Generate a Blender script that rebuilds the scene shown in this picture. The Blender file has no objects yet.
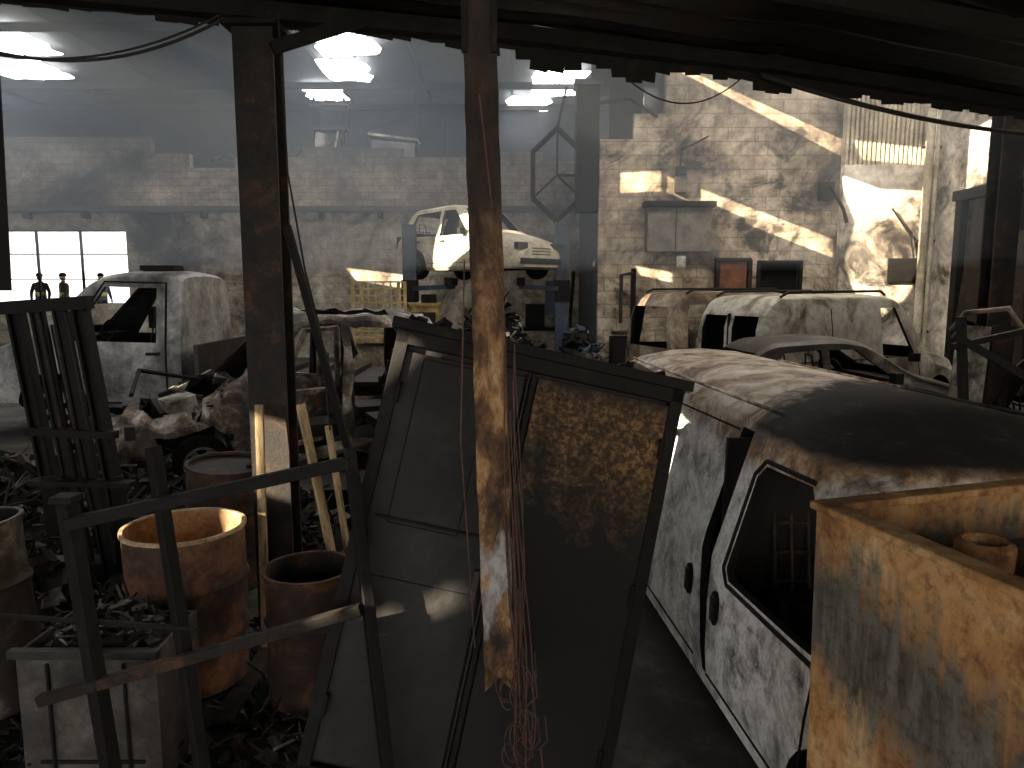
import bpy, bmesh, math, random
from mathutils import Vector, Matrix, noise
scene=bpy.context.scene
scene.view_settings.view_transform='Standard'
R=math.radians
V=Vector
# ------------------------------------------------------------ materials
def newmat(name):
    m=bpy.data.materials.new(name); m.use_nodes=True
    nt=m.node_tree; b=nt.nodes['Principled BSDF']
    return m,nt,b
def ramp(nt,cols):
    r=nt.nodes.new('ShaderNodeValToRGB'); e=r.color_ramp.elements
    while len(e)<len(cols): e.new(0.5)
    for i,(p,c) in enumerate(cols):
        e[i].position=p; e[i].color=(c[0],c[1],c[2],1)
    return r
def coords(nt,sc=(1,1,1),kind='Object'):
    tc=nt.nodes.new('ShaderNodeTexCoord'); mp=nt.nodes.new('ShaderNodeMapping')
    mp.inputs['Scale'].default_value=sc
    nt.links.new(tc.outputs[kind],mp.inputs['Vector']); return mp.outputs['Vector']
def noisen(nt,vec,scale,detail=8,rough=.6,dist=0):
    n=nt.nodes.new('ShaderNodeTexNoise'); n.inputs['Scale'].default_value=scale
    n.inputs['Detail'].default_value=detail; n.inputs['Roughness'].default_value=rough
    n.inputs['Distortion'].default_value=dist
    nt.links.new(vec,n.inputs['Vector']); return n.outputs['Fac']
def mixc(nt,fac,a,b,mode='MIX'):
    m=nt.nodes.new('ShaderNodeMix'); m.data_type='RGBA'; m.blend_type=mode
    for s,v in ((0,fac),(6,a),(7,b)):
        if isinstance(v,(int,float)): m.inputs[s].default_value=v
        elif isinstance(v,tuple): m.inputs[s].default_value=(v[0],v[1],v[2],1)
        else: nt.links.new(v,m.inputs[s])
    return m.outputs[2]
def bumpn(nt,b,h,strength,dist=.02):
    bu=nt.nodes.new('ShaderNodeBump'); bu.inputs['Strength'].default_value=strength
    bu.inputs['Distance'].default_value=dist
    nt.links.new(h,bu.inputs['Height']); nt.links.new(bu.outputs['Normal'],b.inputs['Normal'])
def M(name,cols,scale=3,rough=.75,metal=0.,bump=.4,sc=(1,1,1),fine=.5,dist=.3,spec=.5):
    m,nt,b=newmat(name); v=coords(nt,sc)
    n=noisen(nt,v,scale,9,.65,dist)
    r=ramp(nt,cols); nt.links.new(n,r.inputs[0])
    n2=noisen(nt,v,scale*9,6,.7)
    r2=ramp(nt,[(.3,(1-fine,)*3),(.62,(1,1,1))]); nt.links.new(n2,r2.inputs[0])
    nt.links.new(mixc(nt,1.0,r.outputs[0],r2.outputs[0],'MULTIPLY'),b.inputs['Base Color'])
    b.inputs['Roughness'].default_value=rough; b.inputs['Metallic'].default_value=metal; b.inputs['Specular IOR Level'].default_value=spec
    bumpn(nt,b,n2,bump,.01); return m
def math_n(nt,op,a,bv=None):
    m=nt.nodes.new('ShaderNodeMath'); m.operation=op
    for i,x in enumerate((a,bv)):
        if x is None: continue
        if isinstance(x,(int,float)): m.inputs[i].default_value=x
        else: nt.links.new(x,m.inputs[i])
    return m.outputs[0]
def sepxyz(nt,v):
    s=nt.nodes.new('ShaderNodeSeparateXYZ'); nt.links.new(v,s.inputs[0]); return s.outputs
char=M('charred_black',[(.3,(.003,.003,.003)),(.6,(.009,.008,.0075)),(.8,(.03,.024,.018))],6,.75,.0,spec=.25)
charrust=M('charred_rust',[(.35,(.006,.006,.006)),(.55,(.02,.014,.01)),(.75,(.12,.05,.02))],5,.7,spec=.3)
sootsteel=M('sooty_steel',[(.3,(.01,.01,.01)),(.55,(.03,.028,.025)),(.75,(.1,.085,.065))],5,.5,.3)
ash=M('ash',[(.3,(.03,.028,.026)),(.5,(.1,.092,.083)),(.75,(.32,.3,.27))],9,.95)
rust=M('orange_rust',[(.3,(.03,.015,.01)),(.5,(.22,.075,.025)),(.7,(.45,.17,.05))],4,.85)
rustdark=M('dark_rust',[(.3,(.008,.007,.006)),(.52,(.035,.016,.009)),(.7,(.18,.065,.027))],4,.85)
darkin=M('burnt_interior',[(.3,(.003,.003,.003)),(.7,(.014,.012,.011))],8,.9,spec=.2)
greycar=M('scorched_grey_paint',[(.3,(.04,.038,.036)),(.5,(.16,.16,.155)),(.7,(.34,.33,.31))],2.2,.6,.2)
browncar=M('scorched_brown_metal',[(.34,(.02,.015,.011)),(.46,(.11,.075,.05)),(.56,(.27,.21,.15)),(.68,(.5,.44,.35))],1.6,.55,.1)
wreckm=M('wreck_bare_metal',[(.40,(.012,.01,.009)),(.48,(.08,.055,.038)),(.54,(.22,.18,.14)),(.64,(.55,.52,.47))],2.6,.6,.1)
palecar=M('pale_yellow_white_paint',[(.28,(.1,.08,.05)),(.45,(.5,.45,.33)),(.65,(.75,.72,.6))],2.2,.6)  # pale yellow-white, mottled by noise
darkcar=M('burnt_car_metal',[(.35,(.012,.011,.01)),(.55,(.05,.042,.033)),(.72,(.28,.25,.2))],2.6,.55,.3)
glassd=M('sooty_glass',[(.3,(.01,.01,.01)),(.7,(.05,.05,.045))],3,.25)
bluesteel=M('blue_lift_paint',[(.3,(.01,.012,.018)),(.55,(.03,.05,.09)),(.75,(.08,.1,.13))],4,.5)
wood=M('light_wood',[(.35,(.12,.08,.04)),(.5,(.42,.3,.16)),(.7,(.65,.5,.3))],3,.8,sc=(4,4,.6))
whiteash=M('white_ash_metal',[(.36,(.05,.042,.033)),(.45,(.24,.21,.17)),(.55,(.5,.47,.41)),(.7,(.7,.67,.6))],2.4,.8)
vanb=M('scorched_silver_paint',[(.36,(.03,.025,.018)),(.43,(.2,.17,.13)),(.51,(.44,.41,.35)),(.7,(.62,.6,.55))],1.2,.5,.1,fine=.45,dist=.8)
yellowcage=M('yellow_cage',[(.3,(.2,.14,.05)),(.6,(.6,.48,.22))],4,.6)
yellowp=M('scorched_yellow_paint',[(.38,(.03,.02,.01)),(.5,(.34,.24,.07)),(.65,(.52,.42,.16))],4,.6)
doorbrown=M('brown_door',[(.3,(.06,.02,.01)),(.6,(.22,.085,.04))],3,.7)
wiremat=M('copper_wire',[(.3,(.03,.014,.01)),(.6,(.13,.06,.042))],20,.7)
cable=M('burnt_cable',[(.3,(.006,.006,.006)),(.7,(.02,.02,.02))],10,.8)
def postmat():
    m,nt,bs=newmat('flaking_rusted_post'); v=coords(nt,(1,1,.45)); o=sepxyz(nt,coords(nt))
    n=noisen(nt,v,7,9,.7,.4); n2=noisen(nt,v,3,5,.6); n3=noisen(nt,v,50,4,.7)
    a=ramp(nt,[(.36,(.02,.012,.008)),(.48,(.12,.06,.025)),(.57,(.34,.2,.09)),(.66,(.42,.33,.2))]); nt.links.new(n,a.inputs[0])
    d=ramp(nt,[(.4,(.008,.006,.005)),(.62,(.03,.016,.011)),(.75,(.10,.045,.022))]); nt.links.new(n,d.inputs[0])
    zz=math_n(nt,'ADD',o[2],math_n(nt,'MULTIPLY',math_n(nt,'SUBTRACT',n2,.5),1.2))
    f=ramp(nt,[(.42,(0,0,0)),(.54,(1,1,1))]); nt.links.new(math_n(nt,'MULTIPLY',zz,.2),f.inputs[0])
    c=mixc(nt,f.outputs[0],a.outputs[0],d.outputs[0])
    w=math_n(nt,'SUBTRACT',math_n(nt,'MULTIPLY',n2,1.6),math_n(nt,'ABSOLUTE',math_n(nt,'SUBTRACT',o[2],1.4)))
    wf=ramp(nt,[(.56,(0,0,0)),(.66,(1,1,1))]); nt.links.new(w,wf.inputs[0])
    c=mixc(nt,wf.outputs[0],c,(.36,.36,.37))
    h=ramp(nt,[(.35,(.5,.45,.4)),(.55,(1,1,1))]); nt.links.new(n3,h.inputs[0]); c=mixc(nt,.8,c,h.outputs[0],'MULTIPLY')
    nt.links.new(c,bs.inputs['Base Color']); bs.inputs['Roughness'].default_value=.85; bumpn(nt,bs,n,.6,.01); return m
postrust=postmat()
def wallmat(name,light,mid,dark,ps=(.36,.5,.62),brick=0.6,scale=.35,bw=.4,bh=.2,seed=0.,patch=.7,soot=None,blk=(.36,.46)):
    m,nt,b=newmat(name); v=coords(nt)
    mp=nt.nodes.new('ShaderNodeMapping'); mp.inputs['Location'].default_value=(seed,seed*1.7,seed)
    nt.links.new(v,mp.inputs['Vector']); w=mp.outputs['Vector']
    n=noisen(nt,w,scale,11,.7,.6)
    r=ramp(nt,[(ps[0],dark),(ps[1],mid),(ps[2],light)]); nt.links.new(n,r.inputs[0])
    n2=noisen(nt,w,3.5,8,.7); r2=ramp(nt,[(.35,(.35,.33,.3)),(.6,(1,1,1))]); nt.links.new(n2,r2.inputs[0])
    c=mixc(nt,.85,r.outputs[0],r2.outputs[0],'MULTIPLY')
    n5=noisen(nt,w,.85,10,.72,1.0); r5=ramp(nt,[(blk[0],(.05,.044,.038)),(blk[1],(.8,.77,.74)),(.6,(1.1,1.1,1.1))]); nt.links.new(n5,r5.inputs[0])
    c=mixc(nt,patch,c,r5.outputs[0],'MULTIPLY')
    if soot:   # soot deposit growing with height (y in the wall's own plane)
        o=sepxyz(nt,v); s=math_n(nt,'ADD',o[1],math_n(nt,'MULTIPLY',math_n(nt,'SUBTRACT',n,.5),soot[2]))
        mr=nt.nodes.new('ShaderNodeMapRange'); mr.inputs[1].default_value=soot[0]; mr.inputs[2].default_value=soot[1]
        nt.links.new(s,mr.inputs[0]); c=mixc(nt,mr.outputs[0],c,(.03,.026,.022))
    if brick:
        bt=nt.nodes.new('ShaderNodeTexBrick'); nt.links.new(v,bt.inputs['Vector'])
        bt.inputs['Scale'].default_value=1; bt.inputs['Brick Width'].default_value=bw; bt.inputs['Row Height'].default_value=bh
        bt.inputs['Mortar Size'].default_value=.014; bt.inputs['Color1'].default_value=(1,1,1,1); bt.inputs['Color2'].default_value=(.72,.69,.65,1)
        bt.inputs['Mortar'].default_value=(.3,.28,.25,1)
        c=mixc(nt,brick,c,bt.outputs['Color'],'MULTIPLY')
    nt.links.new(c,b.inputs['Base Color']); b.inputs['Roughness'].default_value=.92
    bumpn(nt,b,n2,.4,.03); return m
# ------------------------------------------------------------ builder
class B:
    def __init__(s,name): s.name=name; s.bm=bmesh.new(); s.mats=[]; s.T=Matrix.Identity(4)
    def mi(s,mat):
        if mat not in s.mats: s.mats.append(mat)
        return s.mats.index(mat)
    def _new(s,vs,fs,mat,Mx=None):
        T=s.T@Mx if Mx is not None else s.T
        bv=[s.bm.verts.new(T@V(v)) for v in vs]; k=s.mi(mat)
        for f in fs:
            try: fa=s.bm.faces.new([bv[i] for i in f]); fa.material_index=k
            except ValueError: pass
        return bv
    def box(s,c,d,mat,rot=None,Mx=None):
        x,y,z=[a/2 for a in d]
        vs=[(i*x,j*y,k*z) for i in(-1,1) for j in(-1,1) for k in(-1,1)]
        T=Matrix.Translation(c)
        if rot: T=T@Matrix.Rotation(rot[2],4,'Z')@Matrix.Rotation(rot[1],4,'Y')@Matrix.Rotation(rot[0],4,'X')
        if Mx is not None: T=Mx@T
        s._new(vs,[(0,1,3,2),(4,6,7,5),(0,4,5,1),(2,3,7,6),(0,2,6,4),(1,5,7,3)],mat,T)
    def beam(s,p0,p1,w,h,mat,roll=0):
        p0=V(p0);p1=V(p1);d=p1-p0;L=d.length
        q=d.to_track_quat('Z','Y').to_matrix().to_4x4()
        s.box((0,0,L/2),(w,h,L),mat,Mx=Matrix.Translation(p0)@q@Matrix.Rotation(roll,4,'Z'))
    def ibeam(s,p0,p1,w,h,mat,t=.018):
        p0=V(p0);p1=V(p1);d=p1-p0;L=d.length
        Q=Matrix.Translation(p0)@d.to_track_quat('Z','Y').to_matrix().to_4x4()
        s.box((0,-h/2+t/2,L/2),(w,t,L),mat,Mx=Q); s.box((0,h/2-t/2,L/2),(w,t,L),mat,Mx=Q); s.box((0,0,L/2),(t,h-2*t,L),mat,Mx=Q)
    def tube(s,pts,r,mat,seg=8,cap=True,r2=None):
        pts=[V(p) for p in pts]; n=len(pts); rings=[]; k=s.mi(mat)
        up=None
        for i,p in enumerate(pts):
            d=(pts[min(i+1,n-1)]-pts[max(i-1,0)]).normalized()
            if up is None: up=d.orthogonal().normalized()
            up=(up-d*up.dot(d))
            up=up.normalized() if up.length>1e-5 else d.orthogonal().normalized()
            w=d.cross(up); rr=r if r2 is None else r+(r2-r)*i/(n-1)
            rings.append([s.bm.verts.new(s.T@(p+(up*math.cos(a)+w*math.sin(a))*rr)) for a in [2*math.pi*j/seg for j in range(seg)]])
        for i in range(n-1):
            for j in range(seg):
                f=s.bm.faces.new((rings[i][j],rings[i][(j+1)%seg],rings[i+1][(j+1)%seg],rings[i+1][j])); f.material_index=k
        if cap:
            for q in (rings[0][::-1],rings[-1]):
                f=s.bm.faces.new(q); f.material_index=k
    def lathe(s,prof,mat,Mx=None,seg=32,jit=0):
        vs=[];fs=[];n=len(prof)
        for j in range(seg):
            a=2*math.pi*j/seg
            for (r,h) in prof:
                k=1+jit*noise.noise(V((math.cos(a)*1.5,math.sin(a)*1.5,h*3)))
                vs.append((r*k*math.cos(a),r*k*math.sin(a),h))
        for j in range(seg):
            for i in range(n-1):
                a=j*n+i;b_=((j+1)%seg)*n+i; fs.append((a,b_,b_+1,a+1))
        s._new(vs,fs,mat,Mx)
    def mesh(s,me,mats,Mx=None):
        b2=bmesh.new(); b2.from_mesh(me)
        vs=[v.co.copy() for v in b2.verts]; b2.verts.index_update()
        T=s.T@Mx if Mx is not None else s.T
        bv=[s.bm.verts.new(T@v) for v in vs]
        for f in b2.faces:
            try: fa=s.bm.faces.new([bv[v.index] for v in f.verts]); fa.material_index=s.mi(mats[min(f.material_index,len(mats)-1)])
            except ValueError: pass
        b2.free()
    def done(s,loc=(0,0,0),rot=(0,0,0),smooth=30,bevel=0):
        me=bpy.data.meshes.new(s.name); bmesh.ops.recalc_face_normals(s.bm,faces=s.bm.faces[:])
        s.bm.to_mesh(me); s.bm.free()
        for m in s.mats: me.materials.append(m)
        if smooth:
            for p in me.polygons: p.use_smooth=True
            me.set_sharp_from_angle(angle=R(smooth))
        o=bpy.data.objects.new(s.name,me); scene.collection.objects.link(o); o.location=loc; o.rotation_euler=rot
        if bevel:
            b=o.modifiers.new('b','BEVEL'); b.width=bevel; b.segments=2; b.limit_method='ANGLE'
        return o
def tomesh(vs,fs,idx):
    me=bpy.data.meshes.new('t'); me.from_pydata(vs,[],fs)
    for p in me.polygons: p.material_index=idx
    bm=bmesh.new(); bm.from_mesh(me); bmesh.ops.recalc_face_normals(bm,faces=bm.faces[:]); bm.to_mesh(me); bm.free(); return me
def prism(A,Bq,idx=1):
    n=len(A); return tomesh(list(A)+list(Bq),[tuple(range(n)),tuple(range(n,2*n))]+[(i,(i+1)%n,n+(i+1)%n,n+i) for i in range(n)],idx)
def boolcut(base,cutters,mats):
    for m in mats: base.materials.append(m)
    o=bpy.data.objects.new('bb',base); scene.collection.objects.link(o); tmp=[o]
    for c in cutters:
        for m in mats: c.materials.append(m)
        k=bpy.data.objects.new('cc',c); scene.collection.objects.link(k); tmp.append(k)
        md=o.modifiers.new('x','BOOLEAN'); md.operation='DIFFERENCE'; md.object=k; md.solver='EXACT'
    dg=bpy.context.evaluated_depsgraph_get(); me=bpy.data.meshes.new_from_object(o.evaluated_get(dg))
    for t in tmp: bpy.data.objects.remove(t)
    return me
def plate(name,outline,holes,mat,Mx,thick=.1):
    cu=bpy.data.curves.new(name,'CURVE'); cu.dimensions='2D'; cu.fill_mode='BOTH'; cu.extrude=thick/2
    for pl in [outline]+holes:
        sp=cu.splines.new('POLY'); sp.points.add(len(pl)-1); sp.use_cyclic_u=True
        for i,p in enumerate(pl): sp.points[i].co=(p[0],p[1],0,1)
    tmp=bpy.data.objects.new('tmp',cu); scene.collection.objects.link(tmp)
    dg=bpy.context.evaluated_depsgraph_get(); me=bpy.data.meshes.new_from_object(tmp.evaluated_get(dg))
    bpy.data.objects.remove(tmp); me.materials.clear(); me.materials.append(mat); me.name=name
    o=bpy.data.objects.new(name,me); scene.collection.objects.link(o); o.matrix_world=Mx; return o
def rect(x0,y0,x1,y1): return [(x0,y0),(x1,y0),(x1,y1),(x0,y1)]
MXZ=lambda y: Matrix.Translation((0,y,0))@Matrix.Rotation(R(90),4,'X')
MYZ=lambda x: Matrix.Translation((x,0,0))@Matrix.Rotation(R(90),4,'Z')@Matrix.Rotation(R(90),4,'X')
# ------------------------------------------------------------ unseen roof openings, shaped to throw the sun patches
SD=V((.8,.5,-.34)); RZ=9.5
def to_roof(poly,rz):
    out=[]
    for p in poly:
        p=V(p); t=(rz-p.z)/.34; q=p-SD*t; out.append((q.x,q.y,rz))
    return out
Y1=16.99
patches=[
 [(3.4,Y1,7.3),(3.95,Y1,7.2),(7.3,Y1,5.78),(7.3,Y1,5.38)],
 [(3.45,Y1,4.98),(7.22,Y1,3.6),(7.24,Y1,3.15),(3.45,Y1,4.58)],
 [(2.4,Y1,5.05),(3.3,Y1,5.1),(3.3,Y1,4.62),(2.4,Y1,4.58)],
 [(-5.1,21.9,3.15),(-3.4,21.9,2.95),(-3.3,21.9,2.5),(-4.8,21.9,2.75)],
 [(2.75,Y1,3.0),(3.6,Y1,2.85),(3.6,Y1,2.6),(2.9,Y1,2.75)],
 [(7.1,16.7,5.0),(8.1,16.7,4.65),(9.2,16.7,4.6),(9.25,16.7,3.0),(8.8,16.7,2.2),(8.3,16.7,1.8),(7.7,16.7,2.3),(7.4,16.7,3.0),(7.6,16.7,3.9)],
 [(7.35,16.7,5.75),(9.2,16.7,5.55),(9.2,16.7,5.15),(7.6,16.7,5.3)],
 [(9.3,15.6,5.7),(9.3,12.9,6.0),(9.3,12.9,4.6),(9.3,15.6,4.5)],
 [(-2.0,17,2.7),(-1.6,17,3.9),(.6,17,3.8),(.9,17,2.8)],
 [(-1.74,4.78,1.7),(-1.44,4.78,1.62),(-1.44,4.78,1.05),(-1.74,4.78,1.15)],
 [(-.37,3.3,1.03),(-.21,3.3,1.15),(-.17,3.3,1.0),(-.30,3.3,.92)],
 [(-.59,3.28,.96),(-.46,3.28,1.04),(-.43,3.28,.92),(-.53,3.28,.87)],
 [(1.1,4.45,1.6),(1.1,5.6,1.7),(1.1,5.6,1.05),(1.1,4.6,.95)],
 [(-2.1,4.4,1.2),(-1.7,4.4,1.2),(-1.7,4.4,.78),(-2.0,4.4,.9)],
 [(-3.9,9.3,1.3),(-3.2,9.3,1.5),(-3.2,9.3,1.1),(-3.8,9.3,1.0)],
 [(2.4,14.3,2.3),(2.9,14.3,2.4),(2.9,14.3,1.9),(2.4,14.3,1.8)],
]
roofm=M('dark_roof_sheet',[(.3,(.01,.011,.013)),(.7,(.035,.037,.042))],1.5,.8)
base=prism([(-26,-14,9.48),(9.6,-14,9.48),(9.6,30.2,9.48),(-26,30.2,9.48)],[(-26,-14,9.52),(9.6,-14,9.52),(9.6,30.2,9.52),(-26,30.2,9.52)],0)
me=boolcut(base,[prism([(x,y,9.0) for x,y,z in to_roof(p,RZ)],[(x,y,10.0) for x,y,z in to_roof(p,RZ)],0) for p in patches],[roofm])
me.name='ceiling'; scene.collection.objects.link(bpy.data.objects.new('ceiling',me))
# ------------------------------------------------------------ room shell
concf=M('sooty_concrete',[(.3,(.006,.006,.006)),(.5,(.025,.022,.02)),(.7,(.1,.09,.075))],1.2,.85)
b=B('floor'); b.box((-8,-3.25,-.1),(37,21.5,.2),concf); b.box((-8,15,.1),(37,15,.6),concf); b.done(smooth=0)
wm_left=wallmat('sooty_block_wall',(.56,.5,.42),(.28,.24,.19),(.035,.03,.024),(.38,.5,.64),.6,.22,soot=(5.7,7.4,3.0))
wm_pl=wallmat('sooty_plaster_wall',(.68,.64,.57),(.36,.33,.28),(.04,.035,.03),(.36,.48,.62),.3,.3,seed=4)
wm_r=wallmat('scorched_block_wall',(.72,.65,.55),(.46,.39,.31),(.05,.04,.03),(.38,.5,.62),.6,.33,.6,.3,seed=9,patch=.92,blk=(.38,.48))
wm_w=wallmat('white_plaster_wall',(.78,.75,.7),(.5,.46,.4),(.06,.048,.036),(.38,.47,.58),0,.8,seed=2,patch=.85,blk=(.38,.48))
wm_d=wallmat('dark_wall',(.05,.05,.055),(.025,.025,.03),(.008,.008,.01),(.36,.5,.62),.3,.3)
top=[(2.0,6.1),(.9,6.1),(.9,6.35),(-1.2,6.35),(-1.2,6.2),(-3.1,6.2),(-3.1,6.45),(-6.0,6.5),(-6.0,6.2),(-8.0,6.2),(-8.0,5.9),(-9.3,5.9),(-9.3,6.3),(-10.4,6.3),(-10.4,6.75),(-26,6.8)]
plate('wall_back',[(-26,4.75),(2.0,4.75)]+top,[],wm_left,MXZ(22.1),.25)
plate('wall_back_lower',[(-26,.4),(2.0,.4),(2.0,4.7),(-26,4.7)],[rect(-16.6,2.0,-11.3,4.15)],wm_pl,MXZ(22.15),.25)
b=B('trim_1'); b.box((-12,21.9,4.72),(28,.35,.16),M('ledge',[(.3,(.02,.018,.016)),(.7,(.1,.09,.08))],2)); 
for i in range(9): b.box((-14+i*1.7,21.8,4.55),(.12,.3,.2),char)
b.done()
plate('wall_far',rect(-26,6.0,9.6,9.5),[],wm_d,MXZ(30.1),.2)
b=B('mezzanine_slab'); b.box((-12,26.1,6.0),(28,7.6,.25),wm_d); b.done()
plate('wall_right_block',[(1.96,.4),(7.35,.4),(7.35,7.25),(3.4,7.25),(3.4,6.3),(2.7,6.3),(2.7,5.75),(1.96,5.75)],[rect(5.6,1.5,6.55,3.05)],wm_r,MXZ(17.12),.22)
plate('wall_right_return',rect(17.24,.4,22,5.7),[],wm_d,MYZ(2.07),.2)
plate('wall_right_white',rect(7.3,.4,9.3,5.15),[],wm_w,MXZ(16.8),.2)
clad=M('pale_cladding',[(.3,(.15,.12,.09)),(.5,(.5,.44,.33)),(.7,(.75,.68,.55))],1.2,.6)
b=B('wall_right_cladding')
for i in range(20): b.box((7.35+i*.1,16.82,6.1),(.055,.12,1.9),clad)
b.box((8.3,16.86,6.1),(2.0,.06,1.9),clad); b.done(smooth=0)
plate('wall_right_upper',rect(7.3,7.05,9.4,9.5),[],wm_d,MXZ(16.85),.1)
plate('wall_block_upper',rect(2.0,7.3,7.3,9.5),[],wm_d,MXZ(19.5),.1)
plate('wall_right',rect(-14,0,16.7,9.5),[rect(13.0,.4,15.6,4.4)],wm_w,MYZ(9.45),.2)
b=B('doorway_dark_box'); b.box((11.3,14.3,2.3),(.1,4.5,4.6),wm_d); b.box((10.4,12.0,2.3),(1.8,.1,4.6),wm_d); b.box((10.4,16.6,2.3),(1.8,.1,4.6),wm_d); b.box((10.4,14.3,4.6),(1.9,4.7,.1),wm_d); b.box((10.4,14.3,.35),(1.9,4.7,.1),wm_d); b.done(smooth=0)  # box added behind the doorway to keep the opening dark
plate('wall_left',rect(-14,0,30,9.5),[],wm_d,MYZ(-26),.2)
b=B('yard_ground'); b.box((-8,34,.9),(50,23.5,.5),M('pale_ground',[(.3,(.4,.37,.32)),(.7,(.65,.6,.55))],1)); b.done(smooth=0)
b=B('window_1')
for x in [-16.6,-15.3,-14.0,-12.7,-11.3]: b.box((x,22.15,3.07),(.05,.08,2.15),char)
for z in [2.0,2.72,3.45,4.15]: b.box((-13.95,22.15,z),(5.3,.06,.035 if z<4 else .1),char)
b.done()
b=B('roof_trusses')
for y in [18.5,20.3,26.0,29]:
    b.ibeam((-26,y,9.2),(9.3,y,9.2),.12,.22,char)
for x in range(-24,9,3): b.beam((x,17.5,9.38),(x,30,9.38),.06,.14,char)
b.done(smooth=0)
def emis(name,col,st):
    m=bpy.data.materials.new(name); m.use_nodes=True; nt=m.node_tree; nt.nodes.clear()
    o=nt.nodes.new('ShaderNodeOutputMaterial'); e=nt.nodes.new('ShaderNodeEmission'); e.inputs[0].default_value=(*col,1); e.inputs[1].default_value=st
    nt.links.new(e.outputs[0],o.inputs[0]); return m
skm=emis('skylight_panel_glow',(.92,.96,1),16)
fillm=emis('unseen_fill_panel_warm_glow',(1,.93,.82),15)  # glow for the added fill panels, not for rooflights
rs=random.Random(11)
def glow_sheet(x0,x1,y0,y1,m=skm):
    # ragged glowing sheet, for melted rooflights and for added fill panels
    b=B('skylight_or_fill_panel'); P=[]
    for (a,c) in (((x0,y0),(x1,y0)),((x1,y0),(x1,y1)),((x1,y1),(x0,y1)),((x0,y1),(x0,y0))):
        for k in range(5):
            t=k/5; P.append((a[0]+(c[0]-a[0])*t+rs.uniform(-.14,.14),a[1]+(c[1]-a[1])*t+rs.uniform(-.16,.16)))
    n=len(P)
    b._new([(x,y,9.27) for x,y in P]+[(x,y,9.3) for x,y in P],[tuple(range(n))[::-1],tuple(range(n,2*n))]+[(i,(i+1)%n,n+(i+1)%n,n+i) for i in range(n)],m)
    b.beam(((x0+x1)/2,y0,9.25),((x0+x1)/2+.1,y1,9.25),.03,.03,char); b.done(smooth=0)
for q in [(-5.6,-3.9,21.0,23.0),(-5.9,-4.6,23.5,25.7),(-7.3,-5.9,26.4,28.2),(-15.6,-13.2,20.6,23.0),(-16.4,-14.4,23.4,25.4),(.7,2.4,24.6,27.6),(-.2,1.4,27.9,29.8)]: glow_sheet(*q)
for q in [(-13.5,-11.5,11,14),(2.5,4,9.5,12.5),(5,7.5,10.5,14),(-4.6,-3.2,16,17.8)]: glow_sheet(*q,fillm)  # fill panels added out of view to brighten the hall and right walls
# ------------------------------------------------------------ canopy
CZ=.13
E=[(-3.7,4.3),(-2.98,4.55),(-.15,5.3),(1.92,6.0),(4.84,7.3),(9.2,9.3)]
def ey(x):
    for (a,b_) in zip(E,E[1:]):
        if x<=b_[0]: return a[1]+(b_[1]-a[1])*(x-a[0])/(b_[0]-a[0])
    return E[-1][1]
canm=M('black_corrugated',[(.3,(.004,.004,.004)),(.6,(.014,.013,.012)),(.8,(.05,.04,.03))],2,.38,.5)
b=B('corrugated_canopy'); nx=60; ns=240; vs=[];fs=[]
for i in range(nx+1):
    x=-3.7+i*12.9/nx
    for j in range(ns+1):
        d=j*.045; y=ey(x)-d
        z=4.14+CZ+.022*math.sin(d*2*math.pi/.2)+.03*noise.noise(V((x,d*.6,0)))+(.05*noise.noise(V((x*2.5,0,3))) if j<3 else 0)
        vs.append((x,y,z))
for i in range(nx):
    for j in range(ns):
        a=i*(ns+1)+j; fs.append((a,a+1,a+ns+2,a+ns+1))
b._new(vs,fs,canm)
for (p,q) in zip(E,E[1:]):
    b.beam((p[0],p[1]-.1,4.06+CZ),(q[0],q[1]-.1,4.05+CZ),.10,.10,char)
b.beam((-3.7,4.3-1.9,4.04+CZ),(9.2,9.3-1.9,4.04+CZ),.08,.12,char)
b.beam((-1.45,4.7,3.80+CZ),(-.9,4.95,4.06+CZ),.07,.07,char)
random.seed(3)
for i in range(112):
    x=-3.6+i*.115; y=ey(x); h=.05+.09*abs(noise.noise(V((x*1.7,0,0))))*(1 if x<-.2 else 2.2)+random.uniform(0,.025)+(.05 if x>0 else 0)
    b.box((x,y-.02,4.1+CZ-h/2),(.13,.012,h+.06),char,rot=(0,random.uniform(-.1,.1),.35))
b.done(smooth=40)
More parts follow.
